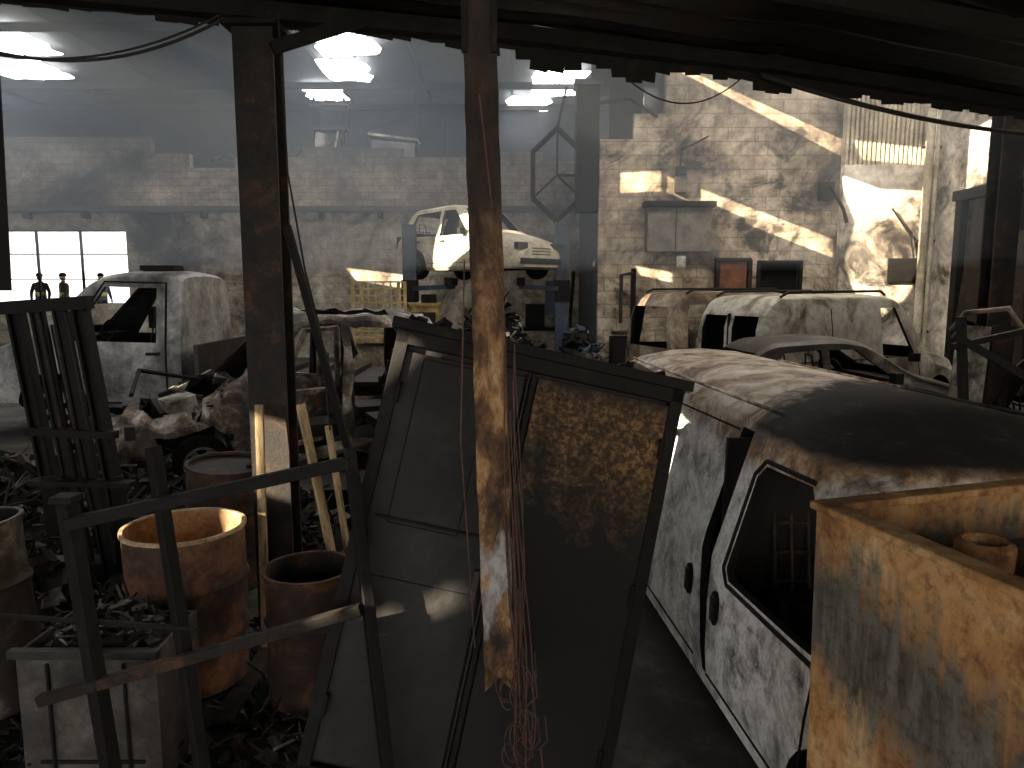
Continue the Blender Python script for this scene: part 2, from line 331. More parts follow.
# ------------------------------------------------------------ vehicles
class Body:
    def __init__(s,st,step=.07,win=2):
        s.L=st[-1][0]; n=int(s.L/step); raw=[]
        for i in range(n+1):
            y=s.L*i/n
            for a,c in zip(st,st[1:]):
                if y<=c[0]+1e-6:
                    t=(y-a[0])/(c[0]-a[0]); raw.append([y]+[a[k]+(c[k]-a[k])*t for k in range(1,7)]); break
        s.s=[]
        for i in range(len(raw)):
            w=min(win,i,len(raw)-1-i); rr=raw[i-w:i+w+1]
            s.s.append([raw[i][0]]+[sum(q[k] for q in rr)/len(rr) for k in range(1,7)])
    def prof(s,q,off=0):
        y,zb,zs,zt,ws,wt,cr=q; zb+=off*2; zt-=off; ws-=off; wt-=off; zs=min(zs,zt-.02)
        h=zt-zs; rd=min(.1,h*.5)
        P=[(0,zb),(.6*ws,zb),(.9*ws,zb),(.98*ws,zb+.07),(ws,zb+.35*(zs-zb)),(ws,zb+.7*(zs-zb)),(.985*ws,zs)]
        for t in (.33,.66,1.): P.append((.985*ws+(wt-.985*ws)*t,zs+(h-rd)*t))
        P+= [(wt-rd*.25,zt-rd*.4),(wt-rd*.8,zt-rd*.08),(wt*.75,zt+cr*.4),(wt*.4,zt+cr*.85),(0,zt+cr)]
        return P
    def solid(s,off,idx):
        st=s.s if off==0 else [q for q in s.s if off*1.3<q[0]<s.L-off*1.3]
        vs=[];fs=[]; 
        for q in st:
            P=s.prof(q,off); ring=P+[(-x,z) for x,z in P[-2:0:-1]]
            vs+=[(x,q[0]-s.L/2,z) for x,z in ring]; m=len(ring)
        for i in range(len(st)-1):
            for j in range(m): fs.append((i*m+j,i*m+(j+1)%m,(i+1)*m+(j+1)%m,(i+1)*m+j))
        fs.append(tuple(range(m))[::-1]); fs.append(tuple(range((len(st)-1)*m,len(st)*m)))
        return tomesh(vs,fs,idx)
    def sx(s,y,z):
        q=min(s.s,key=lambda q:abs(q[0]-y)); P=s.prof(q)
        for (x0,z0),(x1,z1) in zip(P[2:],P[3:]):
            if z0<=z<=z1 and z1>z0: return x0+(x1-x0)*(z-z0)/(z1-z0)
        return P[-3][0]
    def build(s,side=[],front=[],wheels=[],wr=.36,off=.045,top=[]):
        L2=s.L/2; cut=[s.solid(off,1)]
        for pl in side: cut.append(prism([(-1.6,y-L2,z) for y,z in pl],[(1.6,y-L2,z) for y,z in pl]))
        for pl,y0,y1 in front: cut.append(prism([(x,y0-L2,z) for x,z in pl],[(x,y1-L2,z) for x,z in pl]))
        for pl,z0,z1 in top: cut.append(prism([(x,y-L2,z0) for x,y in pl],[(x,y-L2,z1) for x,y in pl]))
        for wy,wz in wheels:
            pl=[(wy+wr*math.cos(a),wz+wr*math.sin(a)) for a in [2*math.pi*k/24 for k in range(24)]]
            cut.append(prism([(-1.6,y-L2,z) for y,z in pl],[(1.6,y-L2,z) for y,z in pl]))
        return boolcut(s.solid(0,0),cut,[char,darkin])
def wheel(b,x,y,z,r,sgn):
    T=Matrix.Translation((x,y,z))@Matrix.Rotation(R(90)*sgn,4,'Y')
    w=.19
    b.lathe([(r*.62,-w/2),(r*.93,-w/2),(r,-w/2+.04),(r,w/2-.04),(r*.93,w/2),(r*.64,w/2),(r*.6,w/2-.03),(r*.55,0),(r*.2,.02),(0.02,.03)],darkin,T,24)
    b.lathe([(r*.66,w/2-.01),(r*.66,w/2+.01),(r*.58,w/2+.01),(r*.55,w/2-.05)],greycar,T,24)
    for k in range(5):
        a=k*2*math.pi/5; b.box((r*.35*math.cos(a),r*.35*math.sin(a),w/2-.05),(r*.5,.07,.03),greycar,rot=(0,0,a),Mx=T)
    b.lathe([(r*.17,.02),(r*.17,w/2-.02),(0.01,w/2-.02)],greycar,T,16)
def seats(b,y,z,mat=charrust):
    for x in(-.38,.38):
        b.box((x,y,z),(.45,.45,.12),mat); 
        for k in range(5): b.tube([(x-.2+k*.1,y+.2,z),(x-.2+k*.1,y+.32,z+.6)],.012,mat,6)
        for k in range(4): b.tube([(x-.22,y+.22+k*.03,z+.1+k*.16),(x+.22,y+.22+k*.03,z+.1+k*.16)],.01,mat,6)
        b.tube([(x-.1,y+.32,z+.6),(x-.08,y+.34,z+.75),(x+.08,y+.34,z+.75),(x+.1,y+.32,z+.6)],.012,mat,6)
def steer(b,x,y,z):
    b.tube([(x+.18*math.cos(a),y+.05*math.sin(a),z+.17*math.sin(a)) for a in [k*math.pi/10 for k in range(21)]],.014,char,6,cap=False)
    b.tube([(x-.17,y,z),(x+.17,y,z)],.012,char,6); b.tube([(x,y,z),(x,y-.35,z-.15)],.02,char,6)
def seam(b,body,pts,sg=(1,-1),r=.007,mat=darkin):
    for s_ in sg:
        out=[]
        for (a,c) in zip(pts,pts[1:]):
            for k in range(6):
                t=k/6; y=a[0]+(c[0]-a[0])*t; z=a[1]+(c[1]-a[1])*t; out.append((s_*(body.sx(y,z)+.001),y-body.L/2,z))
        y,z=pts[-1]; out.append((s_*(body.sx(y,z)+.001),y-body.L/2,z)); b.tube(out,r,mat,6)
def crumple(me,amp,sc=1.6,seed=0,yr=(-9,9)):
    for v in me.vertices:
        if not(yr[0]<v.co.y<yr[1]): continue
        p=v.co*sc+V((seed,0,0)); n=V((noise.noise(p),noise.noise(p+V((7,0,0))),noise.noise(p+V((0,9,0)))))
        p2=p*3.1; n2=V((noise.noise(p2),noise.noise(p2+V((7,0,0))),noise.noise(p2+V((0,9,0)))))
        v.co+=n*amp+n2*amp*.45
# --- near van
def vanmat():
    m,nt,bs=newmat('burnt_white_van_paint'); v=coords(nt); o=sepxyz(nt,v)
    n=noisen(nt,v,1.6,10,.68,.6); n2=noisen(nt,v,6,9,.72,.3); n3=noisen(nt,v,38,5,.7); n6=noisen(nt,v,2.6,10,.75,1.2)
    white=ramp(nt,[(.36,(.16,.15,.14)),(.44,(.5,.495,.49)),(.54,(.8,.8,.79)),(.8,(.88,.88,.87))]); nt.links.new(n2,white.inputs[0])
    sg=ramp(nt,[(.33,(.12,.10,.09)),(.42,(.6,.58,.55)),(.5,(1,1,1))]); nt.links.new(n6,sg.inputs[0])
    wc=mixc(nt,.8,white.outputs[0],sg.outputs[0],'MULTIPLY')
    rustc=ramp(nt,[(.36,(.015,.01,.008)),(.46,(.12,.065,.03)),(.54,(.34,.2,.1)),(.62,(.55,.46,.34)),(.72,(.2,.1,.045))]); nt.links.new(n2,rustc.inputs[0])
    zf=math_n(nt,'ADD',o[2],math_n(nt,'MULTIPLY',math_n(nt,'SUBTRACT',n,.5),.7))
    rf=ramp(nt,[(.68,(0,0,0)),(.75,(1,1,1))]); nt.links.new(math_n(nt,'MULTIPLY',zf,.45),rf.inputs[0])
    c=mixc(nt,rf.outputs[0],wc,rustc.outputs[0])
    roofc=ramp(nt,[(.38,(.02,.015,.012)),(.45,(.22,.12,.06)),(.53,(.45,.37,.28)),(.64,(.7,.68,.63))]); nt.links.new(n6,roofc.inputs[0])
    zr=ramp(nt,[(.845,(0,0,0)),(.865,(1,1,1))])
    nt.links.new(math_n(nt,'MULTIPLY',math_n(nt,'ADD',o[2],math_n(nt,'MULTIPLY',math_n(nt,'SUBTRACT',n2,.5),.06)),.5),zr.inputs[0])
    c=mixc(nt,zr.outputs[0],c,roofc.outputs[0])
    yf=math_n(nt,'ADD',math_n(nt,'ADD',o[1],math_n(nt,'MULTIPLY',o[0],-.75)),math_n(nt,'MULTIPLY',math_n(nt,'SUBTRACT',n2,.5),.9))
    yr=ramp(nt,[(.46,(1,1,1)),(.50,(0,0,0))]); nt.links.new(math_n(nt,'ADD',math_n(nt,'MULTIPLY',yf,.2),.5),yr.inputs[0])
    black=math_n(nt,'MULTIPLY',yr.outputs[0],zr.outputs[0])
    blk=ramp(nt,[(.5,(.004,.004,.004)),(.64,(.02,.018,.016)),(.7,(.14,.13,.12))]); nt.links.new(n2,blk.inputs[0])
    c=mixc(nt,black,c,blk.outputs[0])
    g=ramp(nt,[(.33,(.45,.42,.4)),(.5,(1,1,1))]); nt.links.new(n3,g.inputs[0])
    c=mixc(nt,.55,c,g.outputs[0],'MULTIPLY')
    nt.links.new(c,bs.inputs['Base Color'])
    rr=ramp(nt,[(.4,(.3,)*3),(.6,(.65,)*3)]); nt.links.new(n2,rr.inputs[0])
    nt.links.new(mixc(nt,black,rr.outputs[0],(.85,.85,.85)),bs.inputs['Roughness'])
    bumpn(nt,bs,n2,.25,.02); return m
vm=vanmat()
st=[(0,.2,.55,.75,.80,.65,.02),(.1,.18,.7,1.0,.88,.75,.03),(.3,.18,.8,1.14,.95,.82,.04),(.62,.18,.95,1.22,.97,.84,.05),
    (1.25,.18,1.0,1.70,.97,.78,.08),(1.7,.18,1.0,1.79,.97,.76,.13),(5.2,.18,1.0,1.79,.97,.76,.13),(5.5,.2,1.0,1.72,.95,.74,.1),(5.55,.25,1.0,1.65,.93,.72,.08)]
bd=Body(st,.05)
me=bd.build(side=[[(.98,1.0),(1.86,.96),(1.91,1.02),(1.92,1.50),(1.86,1.57),(1.4,1.59),(1.2,1.4)],[(2.09,.33),(2.15,.33),(2.29,1.1),(2.27,1.70),(2.12,1.70),(2.12,1.1)]],
   front=[([(-.72,1.2),(.72,1.2),(.62,1.64),(-.62,1.64)],.5,1.4)],wheels=[(.75,.32),(4.4,.32)],wr=.37)
b=B('burnt_panel_van'); b.mesh(me,[vm,darkin]); L2=bd.L/2
seam(b,bd,[(2.30,.34),(3.6,.34),(3.6,1.66),(2.30,1.68)]); seam(b,bd,[(.95,.96),(1.0,.5),(1.15,.33),(2.08,.33)]); 
seam(b,bd,[(.95,.97),(1.87,.935),(1.935,1.01),(1.945,1.51),(1.87,1.595),(1.38,1.61)],r=.013,mat=char)
for s_ in(-1,1):
    for (y,z) in((1.98,.76),(2.40,.76)):
        x=bd.sx(y,z)*s_
        T=Matrix.Translation((x,y-L2,z))@Matrix.Rotation(R(90)*s_,4,'Y')
        pts=[(.095*math.cos(a),.05*math.sin(a),0) for a in [k*math.pi/8 for k in range(16)]]
        b._new([(p[0],p[1],-.01) for p in pts]+[(p[0],p[1],.012) for p in pts],[tuple(range(16)),tuple(range(16,32))]+[(i,(i+1)%16,16+(i+1)%16,16+i) for i in range(16)],darkin,T)
        b.box((s_*(bd.sx(y,z)+.018),y-L2,z),(.02,.03,.13),sootsteel)
    for wy in(.75,4.4): wheel(b,s_*.82,wy-L2,.26,.26,s_)
    b.tube([(s_*.70,y-L2,1.83) for y in(1.9,3,5.0)],.012,vm,6)
seats(b,1.9-L2,.75); steer(b,.4,1.35-L2,1.12); b.box((0,.85-L2,1.05),(1.7,.3,.25),darkin)
b.box((0,2.2-L2,.95),(1.75,.03,1.4),char)
b.box((0,-L2+.0,.45),(1.7,.12,.2),char); 
for x in(-.62,.62): b.box((x,.06-L2,.8),(.32,.08,.16),glassd)
for k in range(3): b.box((0,.03-L2,.68+k*.07),(.7,.06,.025),char)
van=b.done(loc=(1.97,4.66,0),rot=(R(.0),R(1.5),R(5.0)),smooth=32)

def hatch(name,paint,loc,rz,L=3.9,H=1.45,W=.83,van_=False,scale=1,rails=False,tilt=(0,0),wreck=False):
    if van_:
        st=[(0,.25,.55,.7,.7*W,.6*W,.02),(.12,.22,.65,.9,.93*W,.8*W,.03),(.75,.2,.85,1.05,W,.86*W,.04),(.9,.2,.88,1.08,W,.86*W,.04),(1.55,.2,.95,H-.08,W,.84*W,.03),(1.9,.2,.95,H-.02,W,.84*W,.04),(L-.25,.2,.95,H-.03,W,.83*W,.04),(L-.08,.22,.95,H-.16,.98*W,.8*W,.03),(L,.28,.9,H-.5,.94*W,.8*W,.02)]
        side=[[(1.3,1.0),(2.05,1.0),(2.05,H-.2),(1.72,H-.19)],[(2.18,1.0),(2.95,1.0),(2.95,H-.2),(2.18,H-.2)],[(3.1,1.0),(L-.3,1.02),(L-.36,H-.22),(3.1,H-.2)]]
        if van_=='panel': side=side[:1]
        front=[([(-.7*W,1.12),(.7*W,1.12),(.68*W,H-.16),(-.68*W,H-.16)],.8,1.6),([(-.74*W,1.0),(.74*W,1.0),(.68*W,H-.26),(-.68*W,H-.26)],L-.3,L+.2)]
        if van_=='panel': front[1:]=[([(.08,1.05),(.7*W,1.05),(.66*W,H-.3),(.08,H-.3)],L-.3,L+.2),([(-.08,1.05),(-.7*W,1.05),(-.66*W,H-.3),(-.08,H-.3)],L-.3,L+.2)]
    else:
        st=[(0,.25,.5,.6,.7*W,.6*W,.01),(.12,.22,.6,.74,.93*W,.8*W,.02),(.5,.2,.7,.86,W,.86*W,.04),(.95,.2,.84,.97,W,.86*W,.04),(1.05,.2,.86,1.0,W,.86*W,.04),(1.7,.2,.9,H-.04,W,.77*W,.03),(2.1,.2,.9,H,W,.77*W,.03),(L-.45,.2,.92,H-.05,W,.76*W,.02),(L-.08,.24,.92,1.1,.97*W,.77*W,.02),(L,.3,.7,.85,.9*W,.75*W,.02)]
        side=[[(1.35,.95),(2.2,.93),(2.2,H-.12),(1.85,H-.12)],[(2.3,.93),(3.0,.94),(L-.45,1.02),(L-.62,H-.16),(2.3,H-.12)]]
        front=[([(-.7*W,1.05),(.7*W,1.05),(.66*W,H-.1),(-.66*W,H-.1)],1.0,1.65),([(-.68*W,1.08),(.68*W,1.08),(.64*W,H-.16),(-.64*W,H-.16)],L-.42,L+.1)]
    tp=[]
    if wreck:
        side=[[(1.35,.9),(1.5,.38),(2.22,.38),(2.22,H-.1),(1.85,H-.1)],[(2.34,.38),(2.95,.38),(3.3,.95),(3.2,H-.14),(2.34,H-.1)]]
        tp=[([(-.6*W,.25),(.6*W,.25),(.65*W,1.0),(-.65*W,1.0)],.7,1.2),([(-.55*W,2.0),(.55*W,2.0),(.55*W,2.9),(-.55*W,2.9)],H-.15,H+.2)]
    bd=Body(st); wy=[(.72,.32),(L-.7,.32)]
    me=bd.build(side=side,front=front,wheels=wy,wr=.36,top=tp)
    L2=L/2
    if wreck: crumple(me,.09,2.2,3); crumple(me,.2,2.5,8,(-9,1.1-L2))
    b=B(name); b.mesh(me,[paint,darkin])
    if wreck:
        b.box((0,.6-L2,.6),(.6,.55,.4),sootsteel,rot=(0,.1,.1)); b.box((.25,.55-L2,.85),(.3,.3,.15),whiteash,rot=(.2,0,.3)); b.tube([(-.3,.4-L2,.85),(0,.5-L2,.95),(.3,.8-L2,.9)],.03,sootsteel)
        b.tube([(-.6,.9-L2,.95),(-.3,.2-L2,1.15),(.4,.1-L2,1.0)],.025,char)
        # door frames hanging open on both sides
        for s_ in(-1,1):
            T=Matrix.Translation((s_*W,1.5-L2,0))@Matrix.Rotation(R(28)*s_,4,'Z')
            for (p,q,w_) in (((0,0,.4),(0,0,1.0),.06),((0,0,.4),(0,.85,.4),.06),((0,.85,.4),(0,.85,H-.15),.06),((0,0,1.0),(0,.85,.95),.07),((0,0,1.0),(0,.4,H-.15),.04),((0,.4,H-.15),(0,.85,H-.15),.04),((0,.02,.7),(0,.83,.68),.05)):
                b.beam(T@V(p),T@V(q),w_,.04,paint)
            b.box((0,.42,.82),(.02,.8,.28),paint,Mx=T)
    for s_ in(-1,1):
        for w in wy: wheel(b,s_*(W-.12),w[0]-L2,.29,.29,s_)
        if not wreck:
            b.box((s_*(W+.06),1.45-L2,1.0),(.14,.1,.13),char)
            b.box((s_*(W*.85),L-.05-L2,.85),(.12,.1,.25),glassd)
        b.box((s_*(W*.68),.06-L2,.66),(.3,.1,.14),glassd)
        if rails: b.tube([(s_*W*.78,y-L2,z) for y,z in((1.9,H),(2.0,H+.06),(L-.5,H+.05),(L-.35,H-.02))],.02,char,8)
        if van_=='panel':
            seam(b,bd,[(3.1,.4),(3.1,1.0),(3.1,H-.2)],(s_,),.008); seam(b,bd,[(2.15,1.0),(L-.2,1.0)],(s_,),.01,char)
    if van_=='panel': b.box((0,L-L2-.02,1.0),(.03,.05,1.4),darkin)
    mid=2.25 if not van_ else 2.12
    if not wreck:
        seam(b,bd,[(mid,.35),(mid,1.0)]); seam(b,bd,[(1.25,.9),(1.2,.6),(1.3,.35),(L-1.15,.35)])
        seam(b,bd,[(mid+.9,.9),(mid+.85,.45)])
        for y in (mid-.15,mid+.65): 
            for s_ in(-1,1): b.box((s_*(W+.01),y-L2,.82),(.03,.15,.035),sootsteel)
    seats(b,2.0-L2,.5); seats(b,2.9-L2,.5); steer(b,.36,1.55-L2,.95)
    b.box((0,1.2-L2,.85),(W*1.7,.3,.2),darkin)
    for k in range(3): b.box((0,.02-L2,.5+k*.06),(.6,.05,.02),char)
    b.box((0,-L2+.02,.36),(W*1.5,.1,.12),char)
    o=b.done(loc=loc,rot=(tilt[0],tilt[1],rz),smooth=25 if wreck else 32); o.scale=(scale,)*3; return o
hatch('hatchback_on_lift',palecar,(-.8,17.3,2.66),R(90-42),L=3.7,H=1.6,scale=1.04)
hatch('burnt_people_carrier',browncar,(4.55,14.5,.4),R(90+20),L=4.3,H=2.0,van_=True,rails=True,W=.9)
hatch('burnt_delivery_van',vanb,(5.25,12.1,.4),R(90+25),L=4.4,H=1.97,van_='panel',rails=True,W=.87)
hatch('burnt_hatchback',darkcar,(4.32,9.7,.4),R(90+6),L=3.4,H=1.45,W=.78)
hatch('wrecked_hatchback',wreckm,(-2.55,8.9,.4),R(-62),L=3.9,H=1.8,W=.85,tilt=(0,R(3)),wreck=True)
hatch('wrecked_car',darkcar,(7.35,8.1,.05),R(93),L=3.6,H=1.75)
# --- truck
st=[(0,.45,.8,.95,.8,.7,.02),(.12,.42,.9,1.12,.97,.85,.03),(.9,.42,1.1,1.4,1.0,.88,.05),(1.1,.42,1.15,1.44,1.0,.88,.05),(1.9,.42,1.25,2.2,1.0,.85,.06),(2.2,.42,1.25,2.27,1.0,.84,.06),(3.05,.42,1.25,2.27,1.0,.84,.06),(3.15,.45,1.25,2.2,.97,.82,.05)]
bd=Body(st); me=bd.build(side=[[(1.62,1.36),(2.82,1.33),(2.82,2.08),(2.1,2.1)]],front=[([(-.8,1.5),(.8,1.5),(.72,2.1),(-.72,2.1)],1.0,2.0)],wheels=[(1.35,.42)],wr=.5)
truckm=M('scorched_truck_paint',[(.34,(.05,.048,.046)),(.45,(.18,.18,.18)),(.54,(.36,.36,.355)),(.7,(.5,.49,.47))],1.3,.5,.1)
b=B('burnt_flatbed_truck'); b.mesh(me,[truckm,darkin]); L2=bd.L/2
for s_ in(-1,1):
    wheel(b,s_*.85,1.35-L2,.4,.4,s_); wheel(b,s_*.85,4.6-L2,.4,.4,s_)
    b.box((s_*.42,4.4-L2,.62),(.1,3.4,.2),charrust); b.box((s_*1.12,1.8-L2,1.6),(.16,.1,.35),char)
    b.box((s_*.75,.08-L2,.85),(.32,.1,.2),glassd)
seam(b,bd,[(1.55,1.33),(1.7,.75),(1.85,.5),(2.95,.5),(2.95,2.15),(2.1,2.17),(1.56,1.38)],r=.014)
for s_ in(-1,1): b.box((s_*1.01,2.78-L2,1.18),(.03,.18,.04),char)
seats(b,2.3-L2,1.0); steer(b,.4,1.85-L2,1.45); b.box((0,1.45-L2,1.3),(1.8,.3,.2),darkin)
b.box((0,4.6-L2,.76),(2.0,3.0,.06),charrust)
for k in range(6): b.box((0,3.3+k*.52-L2,.82),(2.0,.05,.1),charrust)
b.box((0,3.35-L2,1.05),(1.9,.06,.5),sootsteel)
b.box((-.3,2.4-L2,2.36),(.5,.4,.06),char); b.box((.2,2.6-L2,2.37),(.3,.5,.07),char)
for k in range(4): b.box((0,.03-L2,.7+k*.08),(.9,.06,.03),char)
b.box((0,0-L2,.5),(1.8,.14,.2),char)
b.done(loc=(-6.15,11.15,.4),rot=(0,0,R(-90)))
# ------------------------------------------------------------ two-post lift
b=B('two_post_lift')
for x in(-2.35,1.15):
    b.ibeam((x,17.2,.4),(x,17.2,3.9),.3,.25,bluesteel,.03); b.box((x,17.2,.43),(.6,.5,.06),bluesteel); b.box((x,17.2,2.4),(.36,.32,.5),char)
for (x,sx_) in((-2.35,1),(1.15,-1)):
    for dy in(-.9,.9): b.beam((x,17.2,2.45),(x+sx_*.95,17.2+dy*.9,2.5),.12,.1,bluesteel); b.lathe([(.09,0),(.09,.18),(0.01,.18)],char,Matrix.Translation((x+sx_*.95,17.2+dy*.9,2.52)),12)
b.done(smooth=0)
# ------------------------------------------------------------ debris generator
def debris(name,c,rx,ry,h,n,mats,seed=0,size=.12,mound=True,rods=.3):
    rnd=random.Random(seed); b=B(name)
    def hh(x,y):
        q=(x/rx)**2+(y/ry)**2
        return max(0,h*(1-q))*(.75+.5*noise.noise(V((x*3+seed,y*3,0)))) if q<1 else 0
    if mound:
        vs=[(0,0,hh(0,0))];fs=[];N=26;K=8
        for k in range(1,K+1):
            for j in range(N):
                a=2*math.pi*j/N; x=rx*k/K*math.cos(a);y=ry*k/K*math.sin(a)
                vs.append((x,y,hh(x,y)+.04*noise.noise(V((x*9,y*9,seed))) if k<K else -.02))
        for j in range(N): fs.append((0,1+j,1+(j+1)%N))
        for k in range(K-1):
            for j in range(N): fs.append((1+k*N+j,1+(k+1)*N+j,1+(k+1)*N+(j+1)%N,1+k*N+(j+1)%N))
        b._new(vs,fs,mats[0])
    for i in range(n):
        a=rnd.uniform(0,6.28);q=math.sqrt(rnd.random())*.92;x=rx*q*math.cos(a);y=ry*q*math.sin(a);z=hh(x,y)+rnd.uniform(0,size*.4)
        m=rnd.choice(mats); s_=size*rnd.uniform(.4,1.6)
        if rnd.random()<rods:
            p=V((x,y,z)); d=V((rnd.uniform(-1,1),rnd.uniform(-1,1),rnd.uniform(-.1,.7))).normalized()*s_*2.2
            e=V((rnd.uniform(-1,1),rnd.uniform(-1,1),rnd.uniform(-1,1)))*s_*.6
            b.tube([p-d*.3,p+d*.3+e,p+d],s_*.05+.004,m,5)
        else:
            w=s_;l=s_*rnd.uniform(.6,1.6);t=s_*rnd.uniform(.05,.45); rot=(rnd.uniform(-.8,.8),rnd.uniform(-.8,.8),rnd.uniform(0,3.1))
            T=Matrix.Translation((x,y,z+t*.3))@Matrix.Rotation(rot[2],4,'Z')@Matrix.Rotation(rot[1],4,'Y')@Matrix.Rotation(rot[0],4,'X')
            g=lambda:rnd.uniform(.6,1.1)
            vs=[(i_*w/2*g(),j_*l/2*g(),k_*t/2*g()) for i_ in(-1,1) for j_ in(-1,1) for k_ in(-1,1)]
            b._new(vs,[(0,1,3,2),(4,6,7,5),(0,4,5,1),(2,3,7,6),(0,2,6,4),(1,5,7,3)],m,T)
    return b.done(loc=c,smooth=0)
debris('charred_rubble_bed',(-2.1,3.8,0),2.3,1.6,.14,2600,[char,char,char,charrust,charrust,ash,sootsteel],1,.055)
debris('burnt_scrap_mound',(-4.5,6.9,0),1.9,1.0,1.0,900,[char,char,sootsteel,charrust,ash],2,.12)
debris('rubble_mound',(-2.6,6.9,0),1.0,.8,.85,500,[char,char,sootsteel,charrust,ash],3,.11)
debris('burnt_clutter_heap',(-3.35,4.85,0),.75,.45,.85,520,[char,char,sootsteel,charrust,ash],31,.08)
debris('car_parts_heap',(-4.1,8.1,.38),.9,.5,.6,240,[greycar,wreckm,whiteash,char,sootsteel,charrust],4,.13,rods=.15)
debris('engine_scrap_heap',(-.45,16.0,.4),1.15,.8,1.8,520,[char,char,sootsteel,palecar,charrust,whiteash],5,.16)
debris('workshop_scrap_heap',(1.4,15.4,.4),.7,.6,1.2,200,[char,char,sootsteel,bluesteel],6,.14)
debris('twisted_metal_heap',(5.3,6.4,.0),.7,.45,1.0,160,[char,char,sootsteel,charrust],7,.15)
debris('floor_rubble',(.2,2.75,0),.55,.3,.08,160,[char,char,charrust],8,.05)
debris('burnt_parts_pile',(-.6,7.0,0),.9,.45,.9,180,[char,sootsteel,charrust],9,.14)
debris('mezzanine_scrap',(-8.5,24.5,6.12),2.2,.9,.4,120,[char,char,sootsteel],12,.22,True,.4)
b=B('shelving_rack')
for x in(-6.0,-5.1):
    for y in(23,23.5): b.beam((x,y,6.1),(x+.08,y,8.1),.07,.07,char)
for z in(6.5,7.2,7.9): b.box((-5.5,23.25,z),(1.1,.6,.06),sootsteel)
b.beam((-6.0,23,6.1),(-5.1,23,7.2),.04,.04,char)
b.box((-5.8,23.2,6.85),(.3,.3,.5),whiteash,rot=(0,.2,0)); b.box((-5.3,23.2,6.75),(.25,.3,.35),sootsteel); b.beam((-5.4,22.9,6.1),(-5.2,22.9,7.1),.05,.05,palecar); b.done()
b=B('water_heater_frame')
b.box((-3.6,23.4,6.6),(1.3,.6,.5),greycar,rot=(0,.08,0)); b.box((-3.6,23.4,6.98),(1.5,.7,.06),whiteash,rot=(0,.12,0)); b.beam((-2.9,23.2,6.2),(-2.9,23.2,8.2),.08,.08,char)
b.beam((-4.4,23.2,7.2),(-2.0,23.2,7.9),.06,.06,char); b.beam((-4.4,23.2,6.1),(-4.4,23.2,7.2),.06,.06,char);b.beam((-2.0,23.2,6.1),(-2.0,23.2,7.9),.06,.06,char); b.done()
b=B('office_partition')
b.beam((3.6,18.5,.4),(3.6,18.5,9),.12,.12,char); b.beam((4.6,18.5,.4),(4.6,18.5,9),.12,.12,char)
b.box((2.75,18.6,6.9),(.8,.2,1.7),char); b.box((4.0,18.7,6.8),(1.6,.05,.9),glassd); b.done()
b=B('tool_trolley')
b.box((-1.9,15.7,1.35),(.7,.5,1.5),yellowp)
for z in(.95,1.25,1.55,1.85): b.box((-1.9,15.44,z),(.62,.03,.24),charrust); b.box((-1.9,15.415,z+.06),(.3,.03,.025),sootsteel)
b.box((-1.9,15.7,2.13),(.76,.56,.06),yellowp); b.box((-1.75,15.7,2.25),(.3,.3,.18),char); b.tube([(-2.27,15.5,1.9),(-2.35,15.5,1.9),(-2.35,15.9,1.9),(-2.27,15.9,1.9)],.02,sootsteel)
for x in(-2.15,-1.65):
    for y in(15.55,15.85): b.lathe([(0.01,-.03),(.09,-.03),(.09,.03),(0.01,.03)],char,Matrix.Translation((x,y,.49))@Matrix.Rotation(R(90),4,'Y'),14); b.box((x,y,.57),(.05,.05,.12),char)
b.done()
# ------------------------------------------------------------ wall fittings
b=B('hexagon_sign_frame')
c=V((1.0,16.85,4.95)); pts=[c+V((1.0*math.cos(a)*.62,0,1.0*math.sin(a))) for a in [R(90+60*k) for k in range(7)]]
for p,q in zip(pts,pts[1:]): b.beam(p,q,.1,.1,char)
for p in pts[:6:2]: b.beam(c,p,.04,.04,char)
b.beam(pts[0],pts[0]+V((.2,.1,.9)),.04,.04,char); b.beam(c,c+V((.6,.1,0)),.06,.06,char); b.done(smooth=0)
b=B('ventilation_duct')
b.box((1.66,17.0,5.9),(.5,.5,1.9),char); b.box((1.66,17.0,6.9),(.6,.6,.12),sootsteel); b.box((1.66,16.9,4.6),(.5,.35,.9),char)
b.tube([(1.9,16.9,6.5),(2.6,16.9,6.6),(3.2,16.9,6.2)],.04,char)
b.done()
b=B('wall_bell_box')
x=3.75; b.box((x,16.9,5.05),(.22,.2,.18),char); b.box((x,16.88,4.75),(.24,.2,.35),sootsteel); b.tube([(x,16.95,5.1),(x,16.9,5.5),(x+.6,16.95,5.8)],.02,char); b.done()
b=B('wall_cupboard')
b.box((3.7,16.82,3.75),(1.4,.35,.95),M('cupboard',[(.3,(.05,.045,.04)),(.6,(.2,.18,.15))],3)); b.box((3.7,16.76,4.3),(1.55,.48,.12),char)
b.box((3.62,16.64,3.75),(.02,.02,.9),char); b.box((3.75,16.62,3.05),(.2,.04,.25),whiteash); b.done()
b=B('door_1')
b.box((5.0,16.95,1.72),(.62,.06,2.64),doorbrown); 
for x in(4.65,5.38): b.box((x,16.94,1.75),(.09,.12,2.7),charrust)
b.box((5.0,16.94,3.1),(.8,.12,.09),charrust); b.box((5.22,16.9,2.1),(.1,.05,.03),sootsteel); b.done()
b=B('window_2')
for x in(5.6,6.55): b.box((x,17.0,2.28),(.08,.12,1.6),char)
for z in(1.5,3.05): b.box((6.08,17.0,z),(1.0,.12,.08),char)
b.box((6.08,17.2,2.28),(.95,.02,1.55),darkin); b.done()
b=B('notice_board'); b.box((8.7,16.66,2.85),(.66,.04,.55),char); b.box((8.7,16.63,2.85),(.58,.02,.47),char); b.done()
b=B('drain_pipe')
for x,r in((9.05,.09),(9.22,.05)): b.tube([(x,16.55,.4),(x,16.55,7)],r,clad,12)
